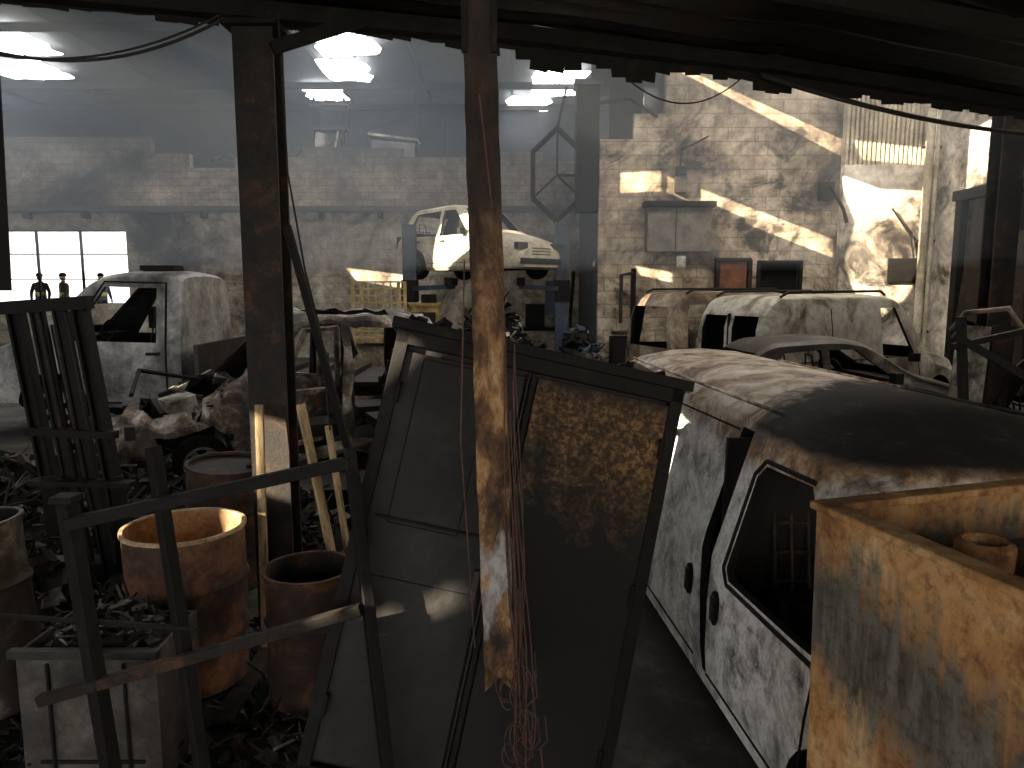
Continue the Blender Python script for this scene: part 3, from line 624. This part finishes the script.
for z in(1.5,3.5,5.5): b.box((9.12,16.6,z),(.4,.08,.05),char)
b.done()
b=B('wall_cable_bracket')
b.box((7.0,16.9,4.6),(.3,.2,.4),char); b.tube([(7.05,16.8,4.7),(7.3,16.66,4.2),(7.4,16.66,3.9)],.04,char); b.tube([(8.35,16.6,4.2),(8.8,16.6,3.6),(8.9,16.6,3.1)],.02,char); b.done()
b=B('steel_column'); b.ibeam((6.42,9.9,.4),(6.42,9.9,5.2),.3,.28,charrust,.03); b.box((6.42,9.9,.45),(.5,.5,.08),charrust); b.done(smooth=0)
b=B('doorway_frame')
for y in(13.0,15.6): b.box((9.28,y,2.35),(.15,.2,3.9),char)
b.box((9.25,14.3,4.35),(.25,2.8,.2),char); b.box((9.3,14.9,3.0),(.05,.9,2.4),charrust,rot=(R(8),0,0)); b.box((9.25,13.7,2.0),(.05,.6,3.0),charrust,rot=(R(-5),0,0))
b.done()
b=B('burnt_door_panel'); b.box((5.35,8.6,1.5),(.42,.06,1.1),whiteash,rot=(0,R(4),R(10))); b.tube([(5.1,8.6,2.0),(5.25,8.6,2.2),(5.75,8.6,2.25),(5.95,8.6,2.0)],.03,browncar); b.box((5.7,8.62,1.5),(.3,.06,1.1),charrust,rot=(0,R(3),R(12))); b.beam((5.3,8.6,.4),(5.3,8.6,1.1),.05,.05,char); b.done()
b=B('bent_rack')
b.beam((4.0,6.2,0),(3.75,6.2,2.25),.06,.06,char); b.beam((3.7,6.2,2.1),(4.6,6.0,1.55),.06,.06,char); b.beam((3.7,6.2,2.0),(4.8,6.4,2.2),.05,.05,char); b.beam((4.7,6.0,0),(4.5,6.0,2.0),.06,.06,char); b.beam((3.9,6.2,1.4),(4.6,6.0,1.2),.05,.05,char); b.done()
b=B('wire_cage_container')
for x in(-2.95,-2.1):
    for y in(13.8,14.6): b.beam((x,y,.4),(x,y,2.6),.06,.06,yellowcage)
for k in range(9):
    z=1.55+k*.13
    for y in(13.8,14.6): b.beam((-2.95,y,z),(-2.1,y,z),.025,.025,yellowcage)
    for x in(-2.95,-2.1): b.beam((x,13.8,z),(x,14.6,z),.025,.025,yellowcage)
for k in range(7):
    for y in(13.8,14.6): b.beam((-2.95+k*.142,y,1.5),(-2.95+k*.142,y,2.6),.02,.02,yellowcage)
b.box((-2.52,14.2,1.5),(.9,.85,.08),wood); b.box((-2.52,14.2,.9),(.8,.75,1.0),browncar); b.done()
b=B('workbench')
b.box((.95,19.5,1.4),(1.8,.7,.08),char)
for x in(.15,1.75):
    for y in(19.25,19.75): b.box((x,y,.9),(.08,.08,1.0),char)
b.box((.6,19.5,1.75),(.5,.4,.6),char); b.box((1.3,19.5,1.65),(.4,.4,.4),sootsteel); b.box((1.0,19.5,2.2),(.25,.3,.9),bluesteel); b.tube([(1.5,19.4,1.4),(1.6,19.4,2.9)],.05,char); b.done()
b=B('tyre_changer')
b.box((2.5,16.5,.9),(.6,.5,1.0),char); b.tube([(2.7,16.6,1.4),(2.7,16.6,2.9)],.06,char); b.tube([(2.7,16.6,2.8),(2.4,16.4,2.75),(2.4,16.4,1.7)],.045,sootsteel); b.lathe([(0.01,0),(.25,0),(.25,.06),(0.01,.08)],sootsteel,Matrix.Translation((2.45,16.45,1.45)),20); b.done()
# ------------------------------------------------------------ foreground posts
b=B('steel_post'); b.ibeam((-1.60,4.9,-.05),(-1.60,4.9,4.18),.25,.22,charrust,.02); b.box((-1.6,4.9,.02),(.4,.4,.04),charrust); b.box((-1.6,4.9,4.1),(.35,.35,.03),char); b.done(smooth=0)
b=B('rusted_post')
vs=[];fs=[]
prof=[(-.062,-.05),(.062,-.05),(.062,.05),(-.062,.05)]
NZ=40; ZB=.97
for k in range(NZ+1):
    z=ZB+(4.21-ZB)*k/NZ; ox=-.12+ (.07*(1-(z-.85)/2.6)); w=1-.04*noise.noise(V((0,0,z*4)))
    for i,(x,y) in enumerate(prof):
        zz=z-(.09*(i%2)+.03*i if k==0 else 0); vs.append((ox+x*w+.006*noise.noise(V((x*9,z*7,0))),2.9+y,zz))
for k in range(NZ):
    for i in range(4): fs.append((k*4+i,k*4+(i+1)%4,k*4+4+(i+1)%4,k*4+4+i))
b._new(vs,fs,postrust)
for s_ in(-1,1): b.box((-.12+s_*.055,2.845,3.7),(.02,.02,.7),char)
b.box((-.12,2.9,4.05),(.18,.16,.2),char)
b.done(smooth=25)
b=B('hanging_wires'); rnd=random.Random(5)
for i in range(13):
    x0=-.02+rnd.uniform(-.02,.05); pts=[]; bot=rnd.uniform(.5,.95); top_=rnd.uniform(1.5,2.3) if i<9 else 1.3
    K=16; ph=rnd.uniform(0,6); amp=rnd.uniform(.01,.05)
    for k in range(K+1):
        t=k/K; z=top_+(bot-top_)*t; pts.append((x0+.05*t+amp*math.sin(t*5+ph)*(t),2.83-.03*t+.02*math.cos(t*6+ph),z))
    if rnd.random()<.7:
        p=pts[-1]; pts+=[(p[0]+.03,p[1],p[2]-.03),(p[0]+.07,p[1],p[2]+.01),(p[0]+.06,p[1],p[2]+.12)]
    b.tube(pts,rnd.uniform(.002,.0045),wiremat,5)
for i in range(12):
    c=V((-.0+rnd.uniform(-.03,.07),2.8,rnd.uniform(.55,.9))); r=rnd.uniform(.03,.07)
    b.tube([c+V((r*math.cos(a)*.8,.01*a,r*1.8*math.sin(a))) for a in [k*.5 for k in range(11)]],.003,wiremat,5)
b.tube([(-.18,2.83,2.6),(-.2,2.83,1.9),(-.17,2.83,1.4),(-.15,2.83,1.05)],.003,wiremat,5)
b.tube([(-.12,2.83,3.2),(-.03,2.83,2.4),(-.03,2.83,1.8),(0,2.83,1.1)],.003,wiremat,5)
b.done()
# ------------------------------------------------------------ leaning cabinet
cabm=M('sooty_cabinet_steel',[(.3,(.005,.005,.005)),(.5,(.011,.0105,.010)),(.75,(.03,.027,.023))],2,.6,.1,spec=.3)
def rustpatch():
    m,nt,bs=newmat('cabinet_rust_patch'); v=coords(nt); o=sepxyz(nt,v)
    n=noisen(nt,v,4,9,.7,.3); n2=noisen(nt,v,45,4,.6)
    f=math_n(nt,'ADD',math_n(nt,'MULTIPLY',o[2],.5),math_n(nt,'MULTIPLY',n,.8))
    r=ramp(nt,[(.68,(0,0,0)),(.86,(1,1,1))]); nt.links.new(math_n(nt,'DIVIDE',f,1.6),r.inputs[0])
    rc=ramp(nt,[(.3,(.012,.008,.006)),(.5,(.09,.05,.022)),(.6,(.22,.13,.055))]); nt.links.new(n2,rc.inputs[0])
    top_=ramp(nt,[(.80,(1,1,1)),(.86,(.0,.0,.0))]); nt.links.new(math_n(nt,'ADD',math_n(nt,'MULTIPLY',o[2],.4),math_n(nt,'MULTIPLY',n,.1)),top_.inputs[0])
    ff=math_n(nt,'MULTIPLY',r.outputs[0],top_.outputs[0])
    c=mixc(nt,ff,(.008,.0078,.0075),rc.outputs[0]); nt.links.new(c,bs.inputs['Base Color']); bs.inputs['Roughness'].default_value=.68; bs.inputs['Specular IOR Level'].default_value=.25
    bumpn(nt,bs,n2,.3,.01); return m
rp=rustpatch()
b=B('metal_cabinet'); W=1.40;H=2.1;D=.4
b.box((0,D/2+.01,H/2),(W,D,H),cabm)
for x,w in((-W/2+.03,.06),(W/2-.03,.06)): b.box((x,-.015,H/2),(w,.06,H),char)
b.box((0,-.015,H-.035),(W,.06,.07),char); b.box((0,-.015,.04),(W,.06,.08),char)
b.box((0,D/2-.02,H+.02),(W+.06,D+.12,.05),char)
b.box((-.36,-.012,1.05),(.60,.025,1.9),cabm); b.box((.33,-.018,1.05),(.66,.035,1.92),rp)
b.box((-.02,-.02,1.05),(.025,.04,1.95),char); b.box((-.045,-.022,1.05),(.008,.03,1.95),sootsteel)
for (x0,z0,x1,z1) in((-.55,1.98,-.22,1.98),(-.55,1.2,-.22,1.2),(-.55,1.2,-.55,1.98),(-.22,1.2,-.22,1.98),(-.6,.95,-.12,.95)):
    b.box(((x0+x1)/2,-.024,(z0+z1)/2),(abs(x1-x0)+.007,.006,abs(z1-z0)+.007),char)
b.box((-.36,-.03,1.22),(.5,.012,.015),char)
for z in(.35,1.1,1.8): 
    b.tube([(W/2-.065,-.05,z-.05),(W/2-.065,-.05,z+.05)],.012,char); b.tube([(-W/2+.065,-.05,z-.05),(-W/2+.065,-.05,z+.05)],.012,char)
b.box((-.09,-.045,1.0),(.03,.03,.14),sootsteel)
rnd=random.Random(2)
for i in range(130):
    x=rnd.uniform(-.65,.6); b.box((x,rnd.uniform(.0,.35),H+.05+rnd.uniform(0,.02)),(rnd.uniform(.02,.12),rnd.uniform(.01,.06),rnd.uniform(.01,.04)),rnd.choice([char,char,char,ash]),rot=(rnd.random(),rnd.random()*.4,rnd.random()*3))
cab=b.done(bevel=.004)
cab.matrix_world=Matrix.Translation((.385,3.08,.0))@Matrix.Rotation(R(12.5),4,'Y')@Matrix.Rotation(R(-13),4,'X')@Matrix.Translation((-W/2,0,0))
# ------------------------------------------------------------ rusty bin
def binmat():
    m,nt,bs=newmat('rusty_bin_steel'); v=coords(nt); o=sepxyz(nt,v)
    n=noisen(nt,v,3.2,9,.7,.5); n2=noisen(nt,v,30,6,.75); n4=noisen(nt,coords(nt,(14,14,2.2)),2,6,.7)
    a=ramp(nt,[(.3,(.08,.04,.02)),(.42,(.22,.105,.04)),(.52,(.42,.23,.09)),(.62,(.52,.38,.21)),(.7,(.38,.18,.07))]); nt.links.new(n,a.inputs[0])
    g=ramp(nt,[(.35,(.03,.028,.025)),(.6,(.13,.12,.1))]); nt.links.new(n4,g.inputs[0])
    bnd=math_n(nt,'ABSOLUTE',math_n(nt,'SUBTRACT',math_n(nt,'ADD',o[2],math_n(nt,'MULTIPLY',o[1],-.25)),1.82))
    f=math_n(nt,'SUBTRACT',math_n(nt,'ADD',math_n(nt,'MULTIPLY',n4,.7),math_n(nt,'MULTIPLY',n,.9)),math_n(nt,'MULTIPLY',bnd,1.9))
    rf=ramp(nt,[(.44,(0,0,0)),(.66,(1,1,1))]); nt.links.new(f,rf.inputs[0])
    c=mixc(nt,rf.outputs[0],a.outputs[0],g.outputs[0])
    h=ramp(nt,[(.35,(.4,.35,.3)),(.52,(1,1,1))]); nt.links.new(n2,h.inputs[0]); c=mixc(nt,.85,c,h.outputs[0],'MULTIPLY')
    nt.links.new(c,bs.inputs['Base Color']); bs.inputs['Roughness'].default_value=.85; bumpn(nt,bs,n2,.5,.006); return m
bm_=binmat()
b=B('rusty_steel_bin'); w=.85;d=.95;h=2.03;t=.02
b.box((t/2,-d/2,h/2),(t,d,h),bm_); b.box((w-t/2,-d/2,h/2),(t,d,h),bm_); b.box((w/2,-t/2,h/2),(w-2*t,t,h),bm_); b.box((w/2,-d+t/2,h/2),(w-2*t,t,h),bm_)
b.box((w/2,-d/2,h-.13),(w-2*t,d-2*t,.02),bm_)
for (x,y,sx_,sy_) in((.015,-d/2,.05,d+.02),(w-.015,-d/2,.05,d+.02),(w/2,-.015,w,.05),(w/2,-d+.015,w,.05)): b.box((x,y,h+.004),(sx_,sy_,.018),bm_)
b.box((.36,-.3,h-.08),(.14,.12,.10),bm_,rot=(0,.1,.4)); b.lathe([(.0,0),(.05,0),(.055,.08),(.04,.09),(.035,.03),(0,.03)],bm_,Matrix.Translation((.24,-.2,h-.12)),20)
b.box((.5,-.5,h-.09),(.3,.04,.06),rust,rot=(0,0,.7))
b.done(loc=(.69,1.556,0),rot=(0,R(-1.0),R(15)),bevel=.004)
# ------------------------------------------------------------ barrels
def barrel(name,loc,r,h,mo,mi_,lid=False,tilt=(0,0),rim=None):
    b=B(name)
    P=[(0.01,.02),(r*.97,.02),(r,0)]+[(r+sum(.016*math.exp(-((i/40-c)/.02)**2) for c in(.34,.67)),h*i/40) for i in range(1,41)]
    b.lathe(P,mo,seg=48,jit=.03)
    b.lathe([(r,h),(r+.014,h),(r+.014,h+.018),(r-.008,h+.018),(r-.012,h)],rim or mo,seg=48,jit=.03)
    if lid: b.lathe([(r,h-.01),(r*.9,h-.02),(r*.5,h-.01),(0.01,h-.01)],mi_,seg=48); b.lathe([(.03,h-.01),(.03,h+.015),(0.01,h+.015)],char,Matrix.Translation((r*.6,0,0)),12)
    else: b.lathe([(r-.012,h+.01),(r-.014,h*.5),(r-.014,.15),(0.01,.12)],mi_,seg=48,jit=.03)
    return b.done(loc=loc,rot=(tilt[0],tilt[1],0),smooth=40)
orb=M('orange_barrel',[(.36,(.012,.009,.007)),(.47,(.055,.026,.015)),(.58,(.17,.075,.034)),(.7,(.3,.12,.05))],3,.8)
orbi=M('orange_barrel_inside',[(.32,(.12,.05,.02)),(.5,(.33,.18,.08)),(.7,(.55,.38,.22))],3,.8)
rimm=M('pale_rusted_rim',[(.35,(.2,.12,.05)),(.6,(.6,.45,.27))],8,.6)
barrel('oil_drum',(-1.95,4.25,.16),.335,.92,orb,orbi,rim=rimm)
barrel('oil_drum',(-1.17,4.1,.02),.25,.86,rustdark,charrust)
barrel('oil_drum',(-2.25,5.6,.2),.29,.95,rustdark,charrust,True,(R(3),R(4)))
barrel('oil_drum',(-2.95,3.95,.15),.26,1.05,darkcar,char,False,(0,R(-4)))
b=B('wooden_pallet')
for k in range(5): b.box((-1.95-.36+k*.18,4.25,.14),(.13,.9,.02),charrust)
for k in(-.38,0,.38): b.box((-1.95,4.25+k,.08),(.9,.1,.1),charrust)
b.done()
# ------------------------------------------------------------ bar frame
b=B('welded_bar_frame'); 
b.beam((-1.955,3.15,1.57),(-1.78,3.08,0),.065,.065,char); b.beam((-1.61,3.25,1.79),(-1.35,3.05,0),.055,.055,char); b.beam((-.74,3.3,1.77),(-.47,2.83,0),.05,.05,char)
b.beam((-1.95,3.12,1.47),(-.74,3.28,1.71),.05,.055,char); b.beam((-2.12,3.1,.66),(-.66,3.08,1.1),.045,.05,charrust)
b.beam((-2.4,3.2,1.02),(-1.4,3.12,.99),.02,.02,char)
b.box((-1.955,3.15,1.58),(.1,.1,.03),char); b.done(bevel=.004)
b=B('long_pole'); b.tube([(-1.38,4.62,2.87),(-.69,4.62,0)],.028,char); b.done()
b=B('wooden_plank'); b.beam((-1.62,4.68,1.75),(-1.62,4.6,0),.05,.03,wood); b.done()
b=B('wooden_plank'); b.beam((-1.36,4.7,1.75),(-1.0,4.5,0),.06,.025,wood); b.done()
b=B('wooden_plank'); b.beam((-1.2,4.75,1.6),(-.98,4.65,0),.035,.03,wood); b.done()
b=B('forklift_mast')
for k,(x,w) in enumerate(((-3.95,.11),(-3.76,.06),(-3.56,.06),(-3.38,.11))): b.ibeam((x,5.9-.03*k,2.36),(x+.26,5.9-.03*k,.12),w,.1,char,.02)
b.beam((-4.05,5.85,2.33),(-3.28,5.78,2.38),.1,.1,char); b.beam((-3.9,5.85,1.35),(-3.15,5.78,1.33),.08,.06,char); b.beam((-3.8,5.82,.65),(-2.95,5.74,.65),.09,.06,char); b.beam((-3.85,5.78,.95),(-3.0,5.7,.95),.12,.04,char)
b.tube([(-3.66,5.95,2.2),(-3.42,5.95,.3)],.045,sootsteel,10)
for x in(-3.7,-3.15): b.beam((x,5.75,1.0),(x+.02,5.72,.2),.1,.04,char); b.beam((x,5.72,.2),(x+.05,5.2,.16),.1,.035,char)
b.tube([(-3.72,5.82,2.3),(-3.6,5.82,1.3)],.015,charrust); b.tube([(-3.5,5.82,2.3),(-3.38,5.82,1.3)],.015,charrust)
b.box((-3.4,5.95,.12),(1.0,.25,.24),char); b.done()
bx=M('grey_scorched_box',[(.32,(.01,.009,.008)),(.5,(.045,.04,.036)),(.7,(.13,.115,.1))],3,.7)
b=B('metal_waste_bin')
b.box((-2.0,3.28,.4),(.66,.02,.8),bx); b.box((-2.0,3.72,.4),(.66,.02,.8),bx); b.box((-2.32,3.5,.4),(.02,.42,.8),bx); b.box((-1.68,3.5,.4),(.02,.42,.8),bx); b.box((-2.0,3.5,.7),(.62,.42,.02),char)
b.box((-2.0,3.26,.8),(.7,.05,.04),sootsteel); b.box((-2.0,3.265,.25),(.5,.01,.02),char); b.box((-2.18,3.262,.4),(.015,.015,.7),char);b.box((-1.82,3.262,.4),(.015,.015,.7),char)
b.done(bevel=.004)
debris('charred_scrap',(-2.0,3.5,.72),.3,.2,.24,300,[char,char,sootsteel,ash],21,.05,rods=.15)
b=B('hanging_sheet_strip'); b.beam((-2.86,4.3,4.25),(-2.72,4.0,2.48),.06,.02,char); b.done()
def cat(p,q,sag,n=20):
    p=V(p);q=V(q); return [p.lerp(q,k/n)-V((0,0,sag*4*(k/n)*(1-k/n))) for k in range(n+1)]
b=B('overhead_cables')
b.tube(cat((-3.6,4.3,4.1),(-1.75,4.75,4.12),.30),.010,cable,6); b.tube(cat((-3.6,4.35,4.0),(-1.75,4.75,4.15),.25),.007,cable,6)
b.tube(cat((1.9,5.9,4.1),(5.2,7.4,3.95),.08),.02,cable,6); b.tube(cat((.7,5.6,4.12),(1.8,6.0,4.12),.25),.006,cable,6)
b.tube([(-1.42,4.75,4.15),(-1.40,4.75,3.2),(-1.3,4.7,2.6),(-1.2,4.65,2.2),(-1.15,4.6,1.6)],.007,cable,6)
b.done()
# ------------------------------------------------------------ people outside the window
skin=M('skin',[(.3,(.45,.27,.18)),(.7,(.55,.35,.25))],5,.6,bump=0,fine=.05)
def person(name,loc,rz,jc):
    jac=M(name+'_jacket',[(.3,jc),(.7,tuple(min(1,c*1.4) for c in jc))],6,.8); tr=M(name+'_trousers',[(.3,(.01,.01,.015)),(.7,(.03,.03,.04))],6,.8); refl=M(name+'_stripe',[(.3,(.5,.6,.1)),(.7,(.7,.75,.3))],6,.5)
    P=[(0,0,.95),(0,0,1.15),(0,0,1.38),(0,0,1.48),(0,-.01,1.56),(.19,0,1.41),(.27,-.02,1.13),(.25,-.14,.92),(-.19,0,1.41),(-.28,.0,1.13),(-.27,-.05,.87),(.1,0,.9),(.12,-.03,.5),(.12,.02,.09),(.13,-.16,.04),(-.1,0,.9),(-.12,.03,.5),(-.13,.05,.09),(-.14,-.13,.04)]
    Rr=[.19,.18,.2,.08,.06,.1,.075,.05,.1,.075,.05,.12,.085,.06,.05,.12,.085,.06,.05]
    Ed=[(0,1),(1,2),(2,3),(3,4),(2,5),(5,6),(6,7),(2,8),(8,9),(9,10),(0,11),(11,12),(12,13),(13,14),(0,15),(15,16),(16,17),(17,18)]
    me=bpy.data.meshes.new('p'); me.from_pydata(P,Ed,[]); o=bpy.data.objects.new('p',me); scene.collection.objects.link(o)
    o.modifiers.new('s','SKIN'); o.modifiers.new('ss','SUBSURF').levels=1
    for i,r in enumerate(Rr): me.skin_vertices[0].data[i].radius=(r,r*.8)
    me.skin_vertices[0].data[0].use_root=True
    m2=bpy.data.meshes.new_from_object(o.evaluated_get(bpy.context.evaluated_depsgraph_get())); bpy.data.objects.remove(o)
    for p in m2.polygons:
        z=p.center.z; p.material_index=0 if z>.86 else 1
        if z>1.5: p.material_index=3
        elif abs(z-1.12)<.035 and abs(p.center.x)<.2: p.material_index=2
    b=B(name); b.mesh(m2,[jac,tr,refl,skin])
    b.lathe([(0.005,-.125),(.05,-.115),(.072,-.06),(.08,.0),(.082,.05),(.06,.1),(0.005,.125)],skin,Matrix.Translation((0,-.015,1.67))@Matrix.Scale(1.15,4,(0,1,0)),16)
    b.box((0,-.115,1.66),(.022,.03,.04),skin); 
    for s_ in(-1,1): b.box((s_*.03,-.1,1.69),(.022,.012,.01),darkin); b.box((s_*.083,0,1.67),(.012,.035,.055),skin)
    b.box((0,-.1,1.615),(.04,.01,.008),doorbrown)
    b.lathe([(.13,.03),(.11,.035),(.105,.09),(.065,.14),(0.005,.155)],refl if jc[0]>.2 else char,Matrix.Translation((0,-.01,1.67))@Matrix.Scale(1.15,4,(0,1,0)),16)
    for (hx,hy,hz) in((.25,-.16,.88),(-.27,-.06,.83)):
        b.box((hx,hy,hz),(.035,.07,.09),skin)
        for k in range(4): b.tube([(hx,hy-.03+k*.02,hz-.04),(hx,hy-.032+k*.02,hz-.08),(hx+.01,hy-.04+k*.02,hz-.105-.005*(k in(1,2)))],.009,skin,6,r2=.007)
        b.tube([(hx,hy-.035,hz+.02),(hx,hy-.06,hz-.01),(hx,hy-.062,hz-.04)],.01,skin,6,r2=.008)
    b.done(loc=loc,rot=(0,0,rz),smooth=60)
person('firefighter',(-16.0,25.3,1.15),R(20),(.02,.02,.025)); person('firefighter',(-15.2,25.3,1.15),R(-40),(.05,.04,.03)); person('bystander',(-14.1,25.6,1.15),R(60),(.1,.1,.12))
# ------------------------------------------------------------ smoke (layer gathered under the roof)
sm=bpy.data.materials.new('smoke'); sm.use_nodes=True; nt=sm.node_tree; nt.nodes.clear()
out=nt.nodes.new('ShaderNodeOutputMaterial'); vs_=nt.nodes.new('ShaderNodeVolumeScatter'); vs_.inputs['Color'].default_value=(.76,.87,1,1); vs_.inputs['Density'].default_value=.024; vs_.inputs['Anisotropy'].default_value=.4
nt.links.new(vs_.outputs[0],out.inputs['Volume'])
b=B('smoke_haze'); b.box((-8.5,15.2,5.95),(34,12.8,6.2),sm); b.done(smooth=0)
# ------------------------------------------------------------ light
sl=bpy.data.lights.new('sun','SUN'); sl.energy=40; sl.angle=R(.15); sl.color=(1,.85,.62)
so=bpy.data.objects.new('sun',sl); scene.collection.objects.link(so); so.rotation_euler=SD.to_track_quat('-Z','Y').to_euler(); so.location=(-20,-10,20)
w=bpy.data.worlds.new('World'); scene.world=w; w.use_nodes=True; bg=w.node_tree.nodes['Background']; bg.inputs[0].default_value=(1,.97,.93,1); bg.inputs[1].default_value=2.5
# ------------------------------------------------------------ camera
cd=bpy.data.cameras.new('camera'); cd.lens=26; cd.sensor_width=36; cam=bpy.data.objects.new('camera',cd); scene.collection.objects.link(cam)
cam.location=(0,0,2.5); cam.rotation_euler=(R(90-7.5),0,0); scene.camera=cam
